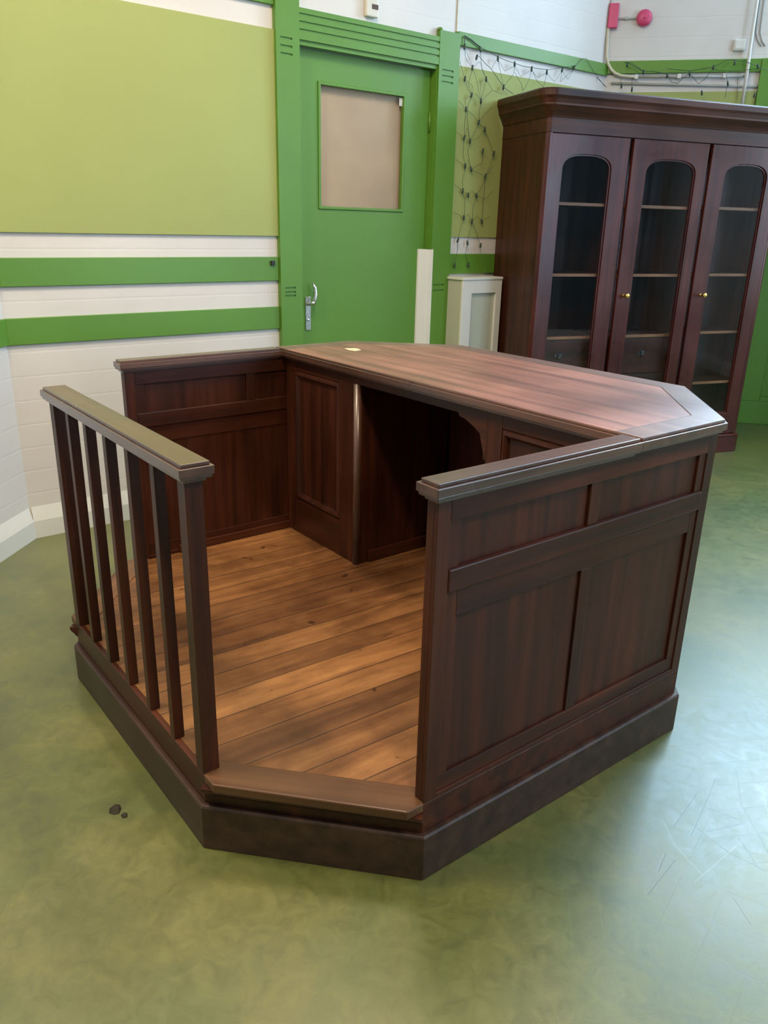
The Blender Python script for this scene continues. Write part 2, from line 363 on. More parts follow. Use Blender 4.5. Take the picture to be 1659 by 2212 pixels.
# ------------------------------------------------------------------ room shell
WX = -1.07; CY = .229; KY = 4.437; CEIL = 4.1
phi = math.radians(39.7); dx, dy = math.cos(phi), math.sin(phi)
ML = frame(WX, 0, 0, 1, 1, 0)                       # long wall with the door: s = y
MR = frame(WX, KY, dx, dy, dy, -dx)                 # wall behind the bookcase
q = math.sqrt(.5)
MC = frame(WX, CY, q, -q, q, q)                     # short angled wall in the left corner
CL = 3.6                                            # its length
cxe, cye = WX + CL*q, CY - CL*q
RS = 3.3
rx, ry = WX + RS*dx, KY + RS*dy
XR, YF = 6.2, cye

MB().prism([(WX-.1, cye-.3), (XR+.2, cye-.3), (XR+.2, 8.4), (WX-.1, 8.4)], -.08, 0).build('floor', P['lino'], kind='structure')
MB().prism([(WX-.1, cye-.3), (XR+.2, cye-.3), (XR+.2, 8.4), (WX-.1, 8.4)], CEIL, CEIL+.1).build('ceiling', P['ceil'], kind='structure')

w = MB(ML); w.box(CY-.02, 1.865, -.15, 0, 0, CEIL); w.box(1.865, 2.84, -.15, 0, 2.45, CEIL); w.box(2.84, KY+.02, -.15, 0, 0, CEIL)
w.build('wall_left', P['white'], kind='structure')
MB(MC).box(0, CL, -.15, 0, 0, CEIL).build('wall_corner', P['white'], kind='structure')
DO0, DO1, DOZ = 1.19, 2.25, 2.5                     # doorway in the wall behind the bookcase
WH = (1.25, 3.15, 2.80, 3.95)                      # high window over the doorway
w = MB(MR); w.box(0, DO0, -.12, 0, 0, CEIL); w.box(DO1, RS, -.12, 0, 0, WH[2]); w.box(DO0, DO1, -.12, 0, DOZ, WH[2])
w.box(DO0, WH[0], -.12, 0, WH[2], CEIL); w.box(WH[1], RS, -.12, 0, WH[2], CEIL); w.box(WH[0], WH[1], -.12, 0, WH[3], CEIL)
w.build('wall_back', P['white'], kind='structure')
# window wall beyond the bookcase (out of the frame to the right)
def window_wall(name, M, length, wins, mat):
    b_ = MB(M); s = 0
    for (a, e, z0, z1) in wins:
        b_.box(s, a, -.15, 0, 0, CEIL); b_.box(a, e, -.15, 0, 0, z0); b_.box(a, e, -.15, 0, z1, CEIL); s = e
    b_.box(s, length, -.15, 0, 0, CEIL); b_.build(name, mat, kind='structure')
def window(n, M, a, e, z0, z1):
    f = MB(M); t = .06
    f.box(a, e, -.10, -.03, z0, z0+t); f.box(a, e, -.10, -.03, z1-t, z1); f.box(a, a+t, -.10, -.03, z0+t, z1-t); f.box(e-t, e, -.10, -.03, z0+t, z1-t)
    mid = (a+e)/2; f.box(mid-.03, mid+.03, -.10, -.03, z0+t, z1-t); zc = z0+(z1-z0)*.66; f.box(a+t, mid-.03, -.09, -.04, zc-.02, zc+.02); f.box(mid+.03, e-t, -.09, -.04, zc-.02, zc+.02)
    o = f.build('window_%d' % n, P['whiteflat'], kind='structure')
    MB(M).box(a+t, e-t, -.068, -.062, z0+t, z1-t).build('pane', P['glass'], parent=o)
LW = XR - rx
MF = frame(rx, ry, 1, 0, 0, -1)
WA = [(.25, 1.75, 1.05, 3.35)]
window_wall('wall_far', MF, LW, WA, P['white'])
for i, a in enumerate(WA): window(i+1, MF, *a)
window(4, MR, *WH)
MX = frame(XR, ry, 0, -1, -1, 0)
WB = [(1.6, 3.2, 1.05, 3.3), (3.8, 5.4, 1.05, 3.3)]
window_wall('wall_right', MX, ry - YF, WB, P['slate'])
for i, a in enumerate(WB): window(i+2, MX, *a)
MB().box(cxe-.05, XR, YF-.15, YF, 0, CEIL).build('wall_front', P['slate'], kind='structure')

# baseboards (sloping top edge)
bprof = [(0, 0), (.02, 0), (.02, .092), (0, .165)]
def baseboard(name, M, a, e):
    b_ = MB(M); v = []
    for s_ in (a, e): v.append([b_._v((s_, d_, z_)) for d_, z_ in bprof])
    for k in range(4): b_.bm.faces.new((v[0][k], v[0][(k+1) % 4], v[1][(k+1) % 4], v[1][k]))
    b_.bm.faces.new(v[0]); b_.bm.faces.new(v[1]); b_.build(name, P['whiteflat'], kind='structure')
baseboard('baseboard_left', ML, CY+.008, 1.714)
baseboard('baseboard_corner', MC, .008, CL-.02)
baseboard('baseboard_back', MR, .02, 1.02)
baseboard('baseboard_far', MF, 0, LW-.02)
baseboard('baseboard_right', MX, .02, ry-YF-.02)

tn = [0]
def trim(M, s0, s1, z0, z1, d=.014, mat=None, bevel=.003):
    tn[0] += 1
    return MB(M).box(s0, s1, 0, d, z0, z1).build('trim_%d' % tn[0], mat or P['green'], bevel=bevel, kind='structure')
def groove_trim(M, s0, s1, z0, z1, d, gs, axis='z'):
    """board with narrow horizontal grooves cut at heights gs over (g0, g1)"""
    tn[0] += 1
    b_ = MB(M)
    edges = [z0] + sum([[g-.006, g+.006] for g in sorted(gs)], []) + [z1]
    for i in range(0, len(edges)-1):
        b_.box(s0, s1, 0, d if i % 2 == 0 else d-.007, edges[i], edges[i+1])
    return b_.build('trim_%d' % tn[0], P['green'], kind='structure')
# left of the door
for M_, a_, e_ in ((ML, CY+.004, 1.714), (MC, .004, CL-.02)):
    trim(M_, a_, e_, .980, 1.105); trim(M_, a_, e_, 1.248, 1.378)
    trim(M_, a_, e_, 2.607, 2.72, .02)
# door casing
def pilaster(s0, s1, zt, g_hi, g_lo):
    tn[0] += 1
    b_ = MB(ML); i0, i1 = s0+.025, s1-.045
    b_.box(s0, i0, 0, .034, 0, zt); b_.box(i1, s1, 0, .034, 0, zt)
    gs = sorted(g_lo + g_hi); z = 0
    for g in gs:
        b_.box(i0, i1, 0, .034, z, g-.005); b_.box(i0, i1, 0, .027, g-.005, g+.005); z = g+.005
    b_.box(i0, i1, 0, .034, z, zt)
    return b_.build('trim_%d' % tn[0], P['green'], kind='structure')
pilaster(1.715, 1.858, 3.35, [2.392, 2.428, 2.465], [1.165, 1.185, 1.208])
pr_ = pilaster(2.838, 3.0, 2.655, [2.385, 2.417, 2.448], [1.165, 1.2])
tn[0] += 1
b_ = MB(ML); b_.lathe((2.848, .017, 2.655), (0, 0, 1), [(.016, 0), (.017, .006), (.013, .014), (0, .018)], 16); b_.lathe((2.985, .017, 2.655), (0, 0, 1), [(.014, 0), (.015, .006), (.010, .012), (0, .015)], 16)
b_.build('trim_%d' % tn[0], P['green'], kind='structure', smooth=True)
groove_trim(ML, 1.858, 2.838, 2.472, 2.618, .032, [2.516, 2.552, 2.588])
# right of the door
trim(ML, 3.0, KY-.004, 2.598, 2.672, .022)
trim(ML, 3.0, KY-.004, 1.265, 1.393)
tn[0] += 1; MB(ML).tube([(2.992, .004, 2.66), (2.992, .004, CEIL)], .004, 6).build('trim_%d' % tn[0], P['cream'], kind='structure')
# the wall behind the bookcase
trim(MR, .012, DO0+.02-.16, 2.61, 2.69, .022)
trim(MR, .012, 1.02, 1.265, 1.393)
tn[0] += 1
b_ = MB(MR); b_.box(1.03, DO0, 0, .034, 0, 2.69); b_.box(DO1, DO1+.16, 0, .034, 0, 2.69); b_.box(DO0, DO1, 0, .034, DOZ, 2.69)
b_.build('trim_%d' % tn[0], P['green'], bevel=.004, kind='structure')

# door in the long wall
dr = thing('door_1', (WX, 2.35, 0), 'x', 'door'); del dr['label'], dr['category']; dr['kind'] = 'structure'
D0, D1, DZ = 1.866, 2.830, 2.449
leafd0, leafd1 = -.075, -.033
w0, w1, wz0, wz1 = 2.014, 2.640, 1.640, 2.300
w = MB(ML); w.ring_plate([(D0, .01), (D1, .01), (D1, DZ-.004), (D0, DZ-.004)], [(w0, wz0), (w1, wz0), (w1, wz1), (w0, wz1)], leafd0, leafd1)
w.build('door_leaf', P['green'], dr, bevel=.002)
w = MB(ML)
w.box(1.858, D0-.002, -.13, .02, 0, 2.47); w.box(D1+.002, 2.842, -.13, .02, 0, 2.47); w.box(D0-.002, D1+.002, -.13, .02, DZ, 2.474)
w.build('door_frame', P['green'], dr)
w = MB(ML); t = .016
w.ring_plate([(w0, wz0), (w1, wz0), (w1, wz1), (w0, wz1)], [(w0+t, wz0+t), (w1-t, wz0+t), (w1-t, wz1-t), (w0+t, wz1-t)], leafd1-.022, leafd1+.008)
w.build('glazing_bead', P['green'], dr, bevel=.003)
pane = MB(ML).box(w0+t, w1-t, leafd1-.014, leafd1-.010, wz0+t, wz1-t).build('window_pane', P['glass'], dr)
MB(ML).box(w0+.002, w1-.002, leafd1-.040, leafd1-.034, wz0+.002, wz1-.002).build('backing_paper', P['tan'], dr, label='brown paper behind the glass')
MB(ML).box(2.600, 2.640-t, leafd1-.0095, leafd1-.0085, 2.234, 2.278).build('sticker', P['whiteflat'], dr, label='small white sticker')
# lever handle
w = MB(ML); w.box(1.915, 1.953, leafd1, leafd1+.008, .955, 1.150); hp = w.build('handle_plate', P['steel'], dr, bevel=.003)
w = MB(ML); c0 = (1.932, leafd1+.008, 1.108)
w.tube([(1.932, leafd1+.006, 1.108), (1.932, leafd1+.036, 1.108), (1.936, leafd1+.048, 1.112), (1.946, leafd1+.052, 1.125)], [.011, .010, .010, .010], 12)
w.tube([(1.940, leafd1+.051, 1.104), (1.953, leafd1+.052, 1.135), (1.960, leafd1+.050, 1.170), (1.958, leafd1+.045, 1.205), (1.948, leafd1+.038, 1.228)], [.007, .011, .011, .010, .008], 12)
w.build('lever', P['steel'], dr, smooth=True)
w = MB(ML); w.lathe((1.932, leafd1+.008, 1.015), (0, 1, 0), [(.009, 0), (.009, .003), (.006, .005), (0, .005)], 16); w.build('lock_cylinder', P['steel'], dr, smooth=True)
for zz in (2.165, .32):
    w = MB(ML); w.tube([(2.829, leafd1+.008, zz-.055), (2.829, leafd1+.008, zz+.055)], .008, 10); w.build('hinge', P['green'], dr, smooth=True)
w = MB(ML); w.prism([(2.772, leafd1+.001), (2.776, leafd1+.012), (2.815, leafd1+.046), (2.850, .037), (2.850, .0345), (2.838, .0345), (2.815, leafd1+.040)], .02, 1.422)
o = w.build('finger_guard', P['whiteflat'], dr, bevel=.001, label='white plastic finger guard strip')

# door at the far right, deep in its doorway
ds = -.78
d2 = thing('door_2', tuple((MR @ Vector((1.7, ds, 0)))), 'x', 'door'); del d2['label'], d2['category']; d2['kind'] = 'structure'
w = MB(MR)
w.box(DO0-.45, DO1+.45, ds-.04, ds, 0, .20); w.box(DO0-.45, 1.60, ds-.04, ds, .20, 2.5); w.box(1.62+.10, DO1+.45, ds-.04, ds, .20, 2.5)
w.box(1.60, 1.72, ds-.04, ds, .20, .24)
w.box(1.60, 1.72, ds-.04, ds-.010, .24, 2.5)
w.build('door_leaf', P['green'], d2, bevel=.004)
w = MB(MR); w.box(DO0-.04, DO0, ds, -.12, 0, DOZ); w.box(DO1, DO1+.04, ds, -.12, 0, DOZ); w.box(DO0, DO1, ds, -.12, DOZ, DOZ+.04)
w.build('wall_recess', P['white'], kind='structure')

# casing box between door and bookcase
cs = thing('pipe_casing', (-.98, 3.17, 0), 'white boxed-in wall casing with shaded side, between green door and bookcase', 'casing')
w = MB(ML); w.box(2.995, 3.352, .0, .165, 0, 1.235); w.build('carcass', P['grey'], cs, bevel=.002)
w = MB(ML); t = .085
w.ring_plate([(2.990, .02), (3.352, .02), (3.352, 1.235), (2.990, 1.235)], [(3.075, .14), (3.30, .14), (3.30, 1.15), (3.075, 1.15)], .165, .182)
w.build('front_frame', P['whiteflat'], cs, bevel=.002)
w = MB(ML); w.box(2.985, 3.354, .0, .188, 1.235, 1.252); w.build('lid', P['whiteflat'], cs, bevel=.003)

# boards on the walls
tag(MB(ML).box(CY+.02, 1.727, 0.001, .013, 1.488, 2.500).build('pinboard', P['lime'], bevel=.002), 'large plain pale lime green wall board left of the door', 'board', 'pale lime wall boards')
tag(MB(ML).box(3.003, KY-.01, 0.001, .010, 1.498, 2.493).build('pinboard', P['lime'], bevel=.002), 'pale lime wall board between the door and bookcase, hung with fairy lights', 'board', 'pale lime wall boards')
tag(MB(MR).box(.012, 1.028, 0.001, .010, 1.498, 2.493).build('pinboard', P['lime'], bevel=.002), 'pale lime wall board showing just above the bookcase cornice', 'board', 'pale lime wall boards')

# small wall fittings
w = MB(ML); w.box(1.658, 1.684, .015, .028, 1.332, 1.358)
tag(w.build('cable_outlet', P['black'], bevel=.003), 'tiny black square fitting on the green band left of door', 'socket')
th = thing('wall_sensor', (WX, 2.34, 2.70), 'white wall unit with small dark display above the green door', 'sensor')
MB(ML).box(2.298, 2.382, .0005, .028, 2.645, 2.775).build('housing', P['glove'], th, bevel=.008, seg=3)
MB(ML).box(2.334, 2.378, .0282, .0292, 2.684, 2.708).build('display', P['display'], th)
# fire call box and bell
cb_ = thing('fire_call_box', tuple(MR @ Vector((.01, 0, 2.96))), 'pinkish red rectangular box on white wall beside the round bell', 'alarm')
MB(MR).box(-.022+.002, .046, .0005, .045, 2.890, 3.040).build('housing', P['pink'], cb_, bevel=.006)
bl = thing('fire_bell', tuple(MR @ Vector((.222, 0, 2.949))), 'round pinkish red alarm bell high on the white wall', 'alarm')
w = MB(MR); w.lathe((.222, 0.0005, 2.949), (0, 1, 0), [(.030, 0), (.030, .012), (.050, .014), (.053, .022), (.050, .036), (.035, .046), (.012, .050), (0, .050)], 32); w.build('gong', P['pink'], bl, smooth=True)
w = MB(MR); w.lathe((.222, .050, 2.949), (0, 1, 0), [(.010, -.001), (.010, .003), (.006, .006), (0, .006)], 16); w.build('centre_cap', P['pink'], bl, smooth=True)
w = MB(MR); w.tube([(.046, .012, 2.952), (.170, .012, 2.951)], .0065, 10); w.box(.095, .112, .001, .022, 2.943, 2.961)
tag(w.build('conduit', P['greypipe'], smooth=False), 'short grey conduit linking red call box and bell', 'conduit')
sw = thing('junction_box', tuple(MR @ Vector((.868, 0, 2.77))), 'small white box on the wall above the bookcase right side', 'box')
MB(MR).box(.832, .905, .0005, .035, 2.738, 2.808).build('housing', P['whiteflat'], sw, bevel=.006)
MB(MR).box(.842, .895, .0352, .038, 2.748, 2.798).build('cover', P['whiteflat'], sw, bevel=.002)
# pipes
pa = thing('conduit', tuple(MR @ Vector((0, .03, 2.88))), 'cream conduit dropping from red call box, bending along the green rail', 'conduit')
w = MB(MR); w.tube([(-.014, .030, 2.8905), (-.010, .034, 2.80), (-.004, .034, 2.715), (.010, .034, 2.672), (.034, .034, 2.636), (.066, .034, 2.610), (.106, .034, 2.595), (.160, .034, 2.589), (.208, .034, 2.587)], .0105, 12); w.build('bend', P['cream'], pa, smooth=True)
w = MB(MR); w.tube([(.208, .034, 2.587), (.93, .034, 2.580)], .0085, 12); w.build('straight_run', P['greypipe'], pa, smooth=True)
for s_ in (.213, .50, .80):
    w = MB(MR); w.box(s_-.012, s_+.012, .001, .045, 2.572, 2.600); w.build('saddle_clip', P['whiteflat'], pa, bevel=.002)
w = MB(MR); w.tube([(-.012, .022, 3.041), (-.012, .022, 3.6), (-.012, .022, CEIL-.002)], .009, 10); tag(w.build('conduit', P['whiteflat'], smooth=True), 'white conduit rising from the top of red call box', 'conduit')
w = MB(MR); w.tube([(.045, .016, 2.552), (.45, .016, 2.538), (1.028, .016, 2.520)], .008, 10); tag(w.build('conduit', P['greypipe'], smooth=True), 'grey pipe along white strip, lower of the two level pipes', 'pipe')
w = MB(MR); w.tube([(.940, .050, 2.40), (.940, .050, 2.66), (.936, .050, 2.74), (.932, .050, 3.1), (.932, .050, CEIL-.002)], .0105, 12); tag(w.build('conduit', P['whiteflat'], smooth=True), 'white vertical pipe crossing the green rail at far right', 'pipe')
w = MB(MR); w.tube([(.958, .006, CEIL-.002), (.958, .006, 3.0), (.964, .006, 2.85), (.985, .006, 2.80), (1.012, .006, 2.766)], .005, 8); tag(w.build('cable', P['greypipe'], smooth=True), 'thin grey cable curving down at top right corner, left of pair', 'cable', 'pair of thin cables')
w = MB(MR); w.tube([(.985, .006, CEIL-.002), (.985, .006, 3.0), (.991, .006, 2.85), (1.010, .006, 2.80), (1.037, .006, 2.766)], .005, 8); tag(w.build('cable', P['greypipe'], smooth=True), 'thin grey cable curving down at top right corner, right of pair', 'cable', 'pair of thin cables')

# ------------------------------------------------------------------ fairy light net
def ray(px, py):
    d = fw + r2*((px-829.5)/fpx) - u2*((py-1106)/fpx); return Vector((cx, cy, ch)), d
def on_wall(M, px, py):
    """wall coordinates (s, z) of a spot read off the photograph; used once for the wire layout on the wall"""
    o, d = ray(px, py); Mi = M.inverted(); a = Mi @ o; b_ = Mi.to_3x3() @ d; t_ = -a.y/b_.y; p_ = a + b_*t_; return p_.x, p_.z
def z6(x, y): return (950 + x/4.423, 60 + y/4.423)
def z1(x, y): return (1250 + x/4.056, y/4.056)
net = thing('fairy_light_net', (WX+.02, 3.3, 2.6), 'dark green net of unlit fairy lights hanging from the green rail', 'fairy lights')
def dpt(M, p, d): s_, z_ = on_wall(M, *p); return (s_, d, z_)
wires = [
 ([(205,85),(235,105),(270,125),(310,160),(355,192)], .0045), ([(205,85),(205,190)], .004),
 ([(355,192),(440,240),(523,285),(600,318),(683,345),(770,375),(845,385),(920,398),(985,405),(990,435)], .0022),
 ([(208,200),(250,300),(280,390),(350,330),(412,497),(470,600),(560,640)], .0013), ([(160,330),(208,495),(280,560),(273,650),(320,640),(362,708),(430,640),(470,600)], .0013),
 ([(150,700),(220,785),(290,840),(340,910),(400,830),(470,760)], .0013), ([(130,1000),(203,1055),(230,960),(257,1088),(330,1060),(400,975)], .0013), ([(120,1260),(212,1325),(240,1270),(270,1355),(340,1390),(405,1420),(470,1330)], .0013),
 ([(110,1500),(188,1560),(242,1600),(280,1560),(320,1605),(405,1640),(470,1560)], .0013), ([(100,1760),(200,1815),(240,1780),(278,1850),(330,1800),(372,1850),(450,1800)], .0013),
 ([(280,390),(310,470),(362,708),(355,520),(412,497)], .0013), ([(523,310),(590,420),(683,370),(740,470),(845,410),(900,480),(990,440),(1060,520),(1137,415),(1190,500),(1250,395)], .0013),
 ([(320,290),(335,275),(355,292),(400,345),(460,400),(577,570),(620,605),(668,637)], .0022),
 ([(205,190),(215,300),(280,390),(240,540),(273,650),(210,690),(220,785),(205,920),(203,1055),(190,1190),(212,1325),(190,1440),(188,1560),(210,1640),(208,1740),(200,1815),(165,1920),(143,2030),(140,2120),(112,2260)], .0016),
 ([(208,495),(240,600),(273,650),(240,740),(230,860),(257,1088),(235,1180),(270,1355),(350,1310),(375,1290),(380,1180)], .0016),
 ([(355,215),(370,400),(412,497),(385,600),(362,708),(345,800),(340,910),(300,1010),(257,1088)], .0016),
 ([(340,910),(400,975),(440,1080),(485,1205),(450,1310),(405,1420),(370,1520),(320,1605),(290,1700),(278,1850),(320,1960),(360,2080)], .0016),
 ([(242,1600),(210,1640)], .0016), ([(278,1850),(235,2055),(215,2160),(245,2255)], .0016), ([(372,1850),(405,1420)], .0016),
 ([(523,300),(545,420),(577,570)], .0014), ([(683,355),(672,450),(577,570)], .0014), ([(683,430),(740,530),(765,610)], .0014), ([(845,400),(820,500),(765,610)], .0014),
 ([(845,400),(900,520),(960,570)], .0014), ([(990,430),(960,570)], .0014), ([(990,410),(1137,385),(1250,370)], .0016), ([(1137,400),(1120,520),(1250,400)], .0014),
 ([(1250,390),(1330,300),(1370,300),(1440,430),(1540,560)], .0016), ([(460,400),(500,330),(523,300)], .0014),
]
for pts, r_ in wires:
    MB(ML).tube([dpt(ML, z6(*p), .030) for p in pts], r_*.8, 5).build('wire', P['wire'], net)
wires2 = [
 ([(100,640),(180,720),(240,780)], .0018), ([(390,565),(420,565),(470,595),(560,645),(640,640),(765,670)], .0020), ([(420,565),(455,570),(520,610),(560,645)], .0018),
 ([(765,670),(800,735),(860,745),(900,700),(960,660)], .0018), ([(960,660),(1010,720),(1035,750),(1090,710),(1165,610)], .0018), ([(765,620),(960,640),(1165,605),(1235,570),(1270,545),(1350,545),(1450,560),(1550,600)], .0020),
 ([(1165,605),(1200,635),(1350,640),(1560,620)], .0016), ([(1350,545),(1350,575)], .0016), ([(1270,640),(1290,750),(1262,880)], .0014), ([(1375,690),(1370,880)], .0012), ([(460,700),(458,800)], .0012), ([(1550,600),(1650,640)], .0016), ([(360,700),(370,770)], .0012),
]
for pts, r_ in wires2:
    MB(MR).tube([dpt(MR, z1(*p), .074) for p in pts], r_, 5).build('wire', P['wire'], net)
bulbs = [(280,390),(208,495),(412,497),(273,650),(362,708),(220,785),(340,910),(400,975),(203,1055),(257,1088),(380,1180),(485,1205),(212,1325),(270,1355),(405,1420),(188,1560),(242,1600),(320,1605),(200,1815),(278,1850),(372,1850),(143,2030),(235,2055),(360,2080),(112,2270),(245,2265),(205,190),(355,215),(320,290),(523,300),(683,355),(845,400),(990,430),(1137,410),(1250,390),(577,575)]
bulbs2 = [(420,585),(560,650),(765,680),(960,665),(1165,610),(1350,570),(1290,750),(1065,830),(1520,850),(370,770),(460,800),(1550,600)]
for M_, bs, zf_, dd in ((ML, bulbs, z6, .030), (MR, bulbs2, z1, .074)):
    for p in bs:
        s_, d_, z_ = dpt(M_, zf_(*p), dd); a = random.uniform(-.4, .4)
        MB(M_).lathe((s_, d_, z_), (math.sin(a), 0, -math.cos(a)), [(0, -.017), (.005, -.016), (.006, -.004), (.0075, 0), (.0065, .008), (.003, .016), (0, .018)], 8).build('bulb', P['wire'], net, smooth=True)

# ------------------------------------------------------------------ the panelled booth
BW, BL = 1.8485, 1.824
cF, cFy, cB = .4163, .3839, .358
H0, H1, HT = .1356, .2236, 1.0514
T = .035
booth = thing('desk_booth', (BW/2, BL/2, 0), 'dark wooden octagonal booth with balustrade, boarded deck and built-in desk', 'booth')
octo = [(cF, 0), (BW-cF, 0), (BW, cFy), (BW, BL-cB), (BW-cB, BL), (cB, BL), (0, BL-cB), (0, cFy)]   # counter-clockwise
inner = [(cF, .02), (BW-cF, .02)]
def offset(path, o):
    n = len(path); out = []
    for i in range(n):
        p, a, b_ = Vector(path[i]), Vector(path[i-1]), Vector(path[(i+1) % n])
        n1 = Vector(((p-a).normalized().y, -(p-a).normalized().x)); n2 = Vector(((b_-p).normalized().y, -(b_-p).normalized().x))
        m = (n1+n2).normalized(); m = m/m.dot(n1); out.append((p.x+m.x*o, p.y+m.y*o))
    return out
# plinth: a skirting all round with a rounded upper edge
MB().sweep(octo, [(-.02, 0), (.0150, 0), (.0150, H0-.006), (.011, H0), (-.02, H0)], closed=True).build('plinth', W['plinth'], booth, bevel=.002)
# riser band between plinth and deck
MB().sweep(octo, [(-.016, H0-.004), (0, H0-.004), (0, H1-.002), (-.002, H1), (-.016, H1)], closed=True).build('riser', W['dark_x'], booth, bevel=.0015)
MB().prism(offset(octo, -.0165), H1-.022, H1-.001).build('deck', W['deck'], booth)
# step boards (nosing) at the two open corners
def nosing(p0, p1, d0, d1):
    a, b_ = Vector(p0), Vector(p1); t_ = (b_-a).normalized(); n_ = Vector((t_.y, -t_.x))
    Lb = MB()
    # out point corners run on along the neighbouring sides, as the clipped ends do
    o0 = a + Vector(d0)*.052; o1 = b_ + Vector(d1)*.052
    ia = a - n_*.060 + t_*.0; ib = b_ - n_*.060
    pts = [ia, a, o0, o1, b_, ib]
    ang = math.atan2(t_.y, t_.x); rm = Matrix.Rotation(-ang, 4, 'Z'); Lb.M = rm
    Lb.prism([tuple(v) for v in pts], H1-.024, H1+.002)
    o = Lb.build('step_board', W['nose'], None, bevel=.004, seg=3)
    o.parent = booth; o.rotation_euler = (0, 0, ang); o.location = (-BW/2, -BL/2, 0)
    return o
nosing((BW-cF+.0, .0), (BW, cFy), (1, 0), (0, -1))
nosing((0, cFy), (cF, 0), (0, -1), (-1, 0))
for (a, b_) in (((BW-cF, 0), (BW, cFy)), ((0, cFy), (cF, 0))):
    MB().sweep([a, b_], [(-.02, H1-.058), (.004, H1-.058), (.010, H1-.050), (.024, H1-.036), (.026, H1-.0245), (-.02, H1-.0245)]).build('cove_moulding', W['dark_x'], booth)

# panelled walls: framed on both faces
def panelled(M, y0, y1, axis_rail, name='side_panel', grid=None, z_base=H1):
    """M maps (s, d, z) with d = 0 the outer face and d = -T the inner face"""
    w_ = y1 - y0
    tops = (.955, HT-.03); mid = (.782, .840); low = .715; bot = .283
    st = .066; ml = .040; c_ = (y0+y1)/2
    base = MB(M).box(y0, y1, -T+.012, -.012, z_base, HT-.03).build(name, W['dark_z'], booth)
    def fr(s0, s1, z0, z1, a=0., b_=None, mat='dark_z', nm='frame_member', bev=.0015):
        # on both faces (b_ = set-back on the inner face)
        if b_ is None: b_ = max(a, 0)
        o = MB(M); o.box(s0, s1, -.012, -a, z0, z1)
        if b_ < .012: o.box(s0, s1, -T+b_, -T+.012, z0, z1)
        return o.build(nm, W[mat], base, bevel=bev)
    fr(y0, y0+.040, z_base, HT-.03, nm='stile'); fr(y1-.040, y1, z_base, HT-.03, nm='stile')
    fr(y0+.040, y0+st+.008, bot, tops[0], .004, nm='stile'); fr(y1-st-.008, y1-.040, bot, tops[0], .004, nm='stile')
    fr(y0+.040, y1-.040, tops[0], tops[1], .0, mat=axis_rail, nm='rail')
    fr(y0+.040, y1-.040, mid[0], mid[1], -.003, .002, mat=axis_rail, nm='rail', bev=.004)
    fr(y0+st+.008, y1-st-.008, low, mid[0], .004, .0095, mat=axis_rail, nm='rail')
    fr(y0+.040, y1-.040, z_base, bot-.045, .0, mat=axis_rail, nm='rail'); fr(y0+.040, y1-.040, bot-.045, bot, .004, mat=axis_rail, nm='rail')
    fr(c_-ml/2, c_+ml/2, mid[1], tops[0], .003, nm='muntin'); fr(c_-ml/2, c_+ml/2, bot, low, .005, .012, nm='muntin')
    return base
MRW = Matrix(((0, 1, 0, BW), (1, 0, 0, 0), (0, 0, 1, 0), (0, 0, 0, 1)))      # s = y, d outwards = +x
MLW = Matrix(((0, -1, 0, 0), (1, 0, 0, 0), (0, 0, 1, 0), (0, 0, 0, 1)))     # s = y, d outwards = -x
panelled(MRW, cFy, BL-cB-.0, 'dark_y'); panelled(MLW, cFy, BL-cB, 'dark_y')
MBW = Matrix(((1, 0, 0, 0), (0, 1, 0, BL), (0, 0, 1, 0), (0, 0, 0, 1)))
panelled(MBW, cB, BW-cB, 'dark_x', 'back_panel')
def corner_panel(p, r_):
    a, b_ = Vector(p), Vector(r_); t_ = (b_-a).normalized(); n_ = Vector((t_.y, -t_.x)); L_ = (b_-a).length
    M = frame(a.x, a.y, t_.x, t_.y, n_.x, n_.y)
    base = MB(M).box(.0, L_, -T+.010, -.010, H1, HT-.03).build('corner_panel', W['dark_z'], booth)
    for s0, s1, z0, z1 in ((0, .06, H1, HT-.03), (L_-.06, L_, H1, HT-.03), (.06, L_-.06, H1, .283), (.06, L_-.06, .715, .840), (.06, L_-.06, .955, HT-.03)):
        MB(M).box(s0, s1, -.010, 0, z0, z1).build('frame_member', W['dark_z'], base, bevel=.0015)
corner_panel((BW, BL-cB), (BW-cB, BL)); corner_panel((cB, BL), (0, BL-cB))

# cap rails and desk top share one moulded edge
o_ = .0188; RI = T + o_
edge = [(0, HT-.006), (-.006, HT-.0055), (-.007, HT)]
def capprof(wid):   # overhangs outer face by o_ and inner face by o_ ; offsets measured outwards from the outer face
    a, b_ = o_, -(wid + o_)
    return [(a, HT-.009), (a-.006, HT-.0085), (a-.0075, HT), (b_+.0075, HT), (b_+.006, HT-.0085), (b_, HT-.009), (b_, HT-.030), (b_+.010, HT-.038), (b_+.014, HT-.047), (a-.014, HT-.047), (a-.010, HT-.038), (a, HT-.030)]
def rail(path, wid, nm, mat):
    """straight cap rail with returned (moulded) ends, built as stacked slabs"""
    (x0, y0), (x1, y1) = path
    b_ = MB()
    for g, z0, z1 in ((.014, -.047, -.038), (.004, -.038, -.030), (0, -.030, -.009), (.0075, -.009, 0)):
        b_.box(x0+g, x1-g, y0+g, y1-g, HT+z0, HT+z1)
    return b_.build(nm, W[mat], booth, bevel=.0018)
DI = 1.0678
rail(((BW-T-o_, cFy-o_), (BW+o_, DI+.005)), T, 'cap_rail', 'rail_y')
rail(((-o_, cFy-o_), (T+o_, DI+.005)), T, 'cap_rail', 'rail_y')
rail(((cF-o_, -o_), (BW-cF+o_, .0273+.02+o_)), T, 'handrail', 'rail_x')

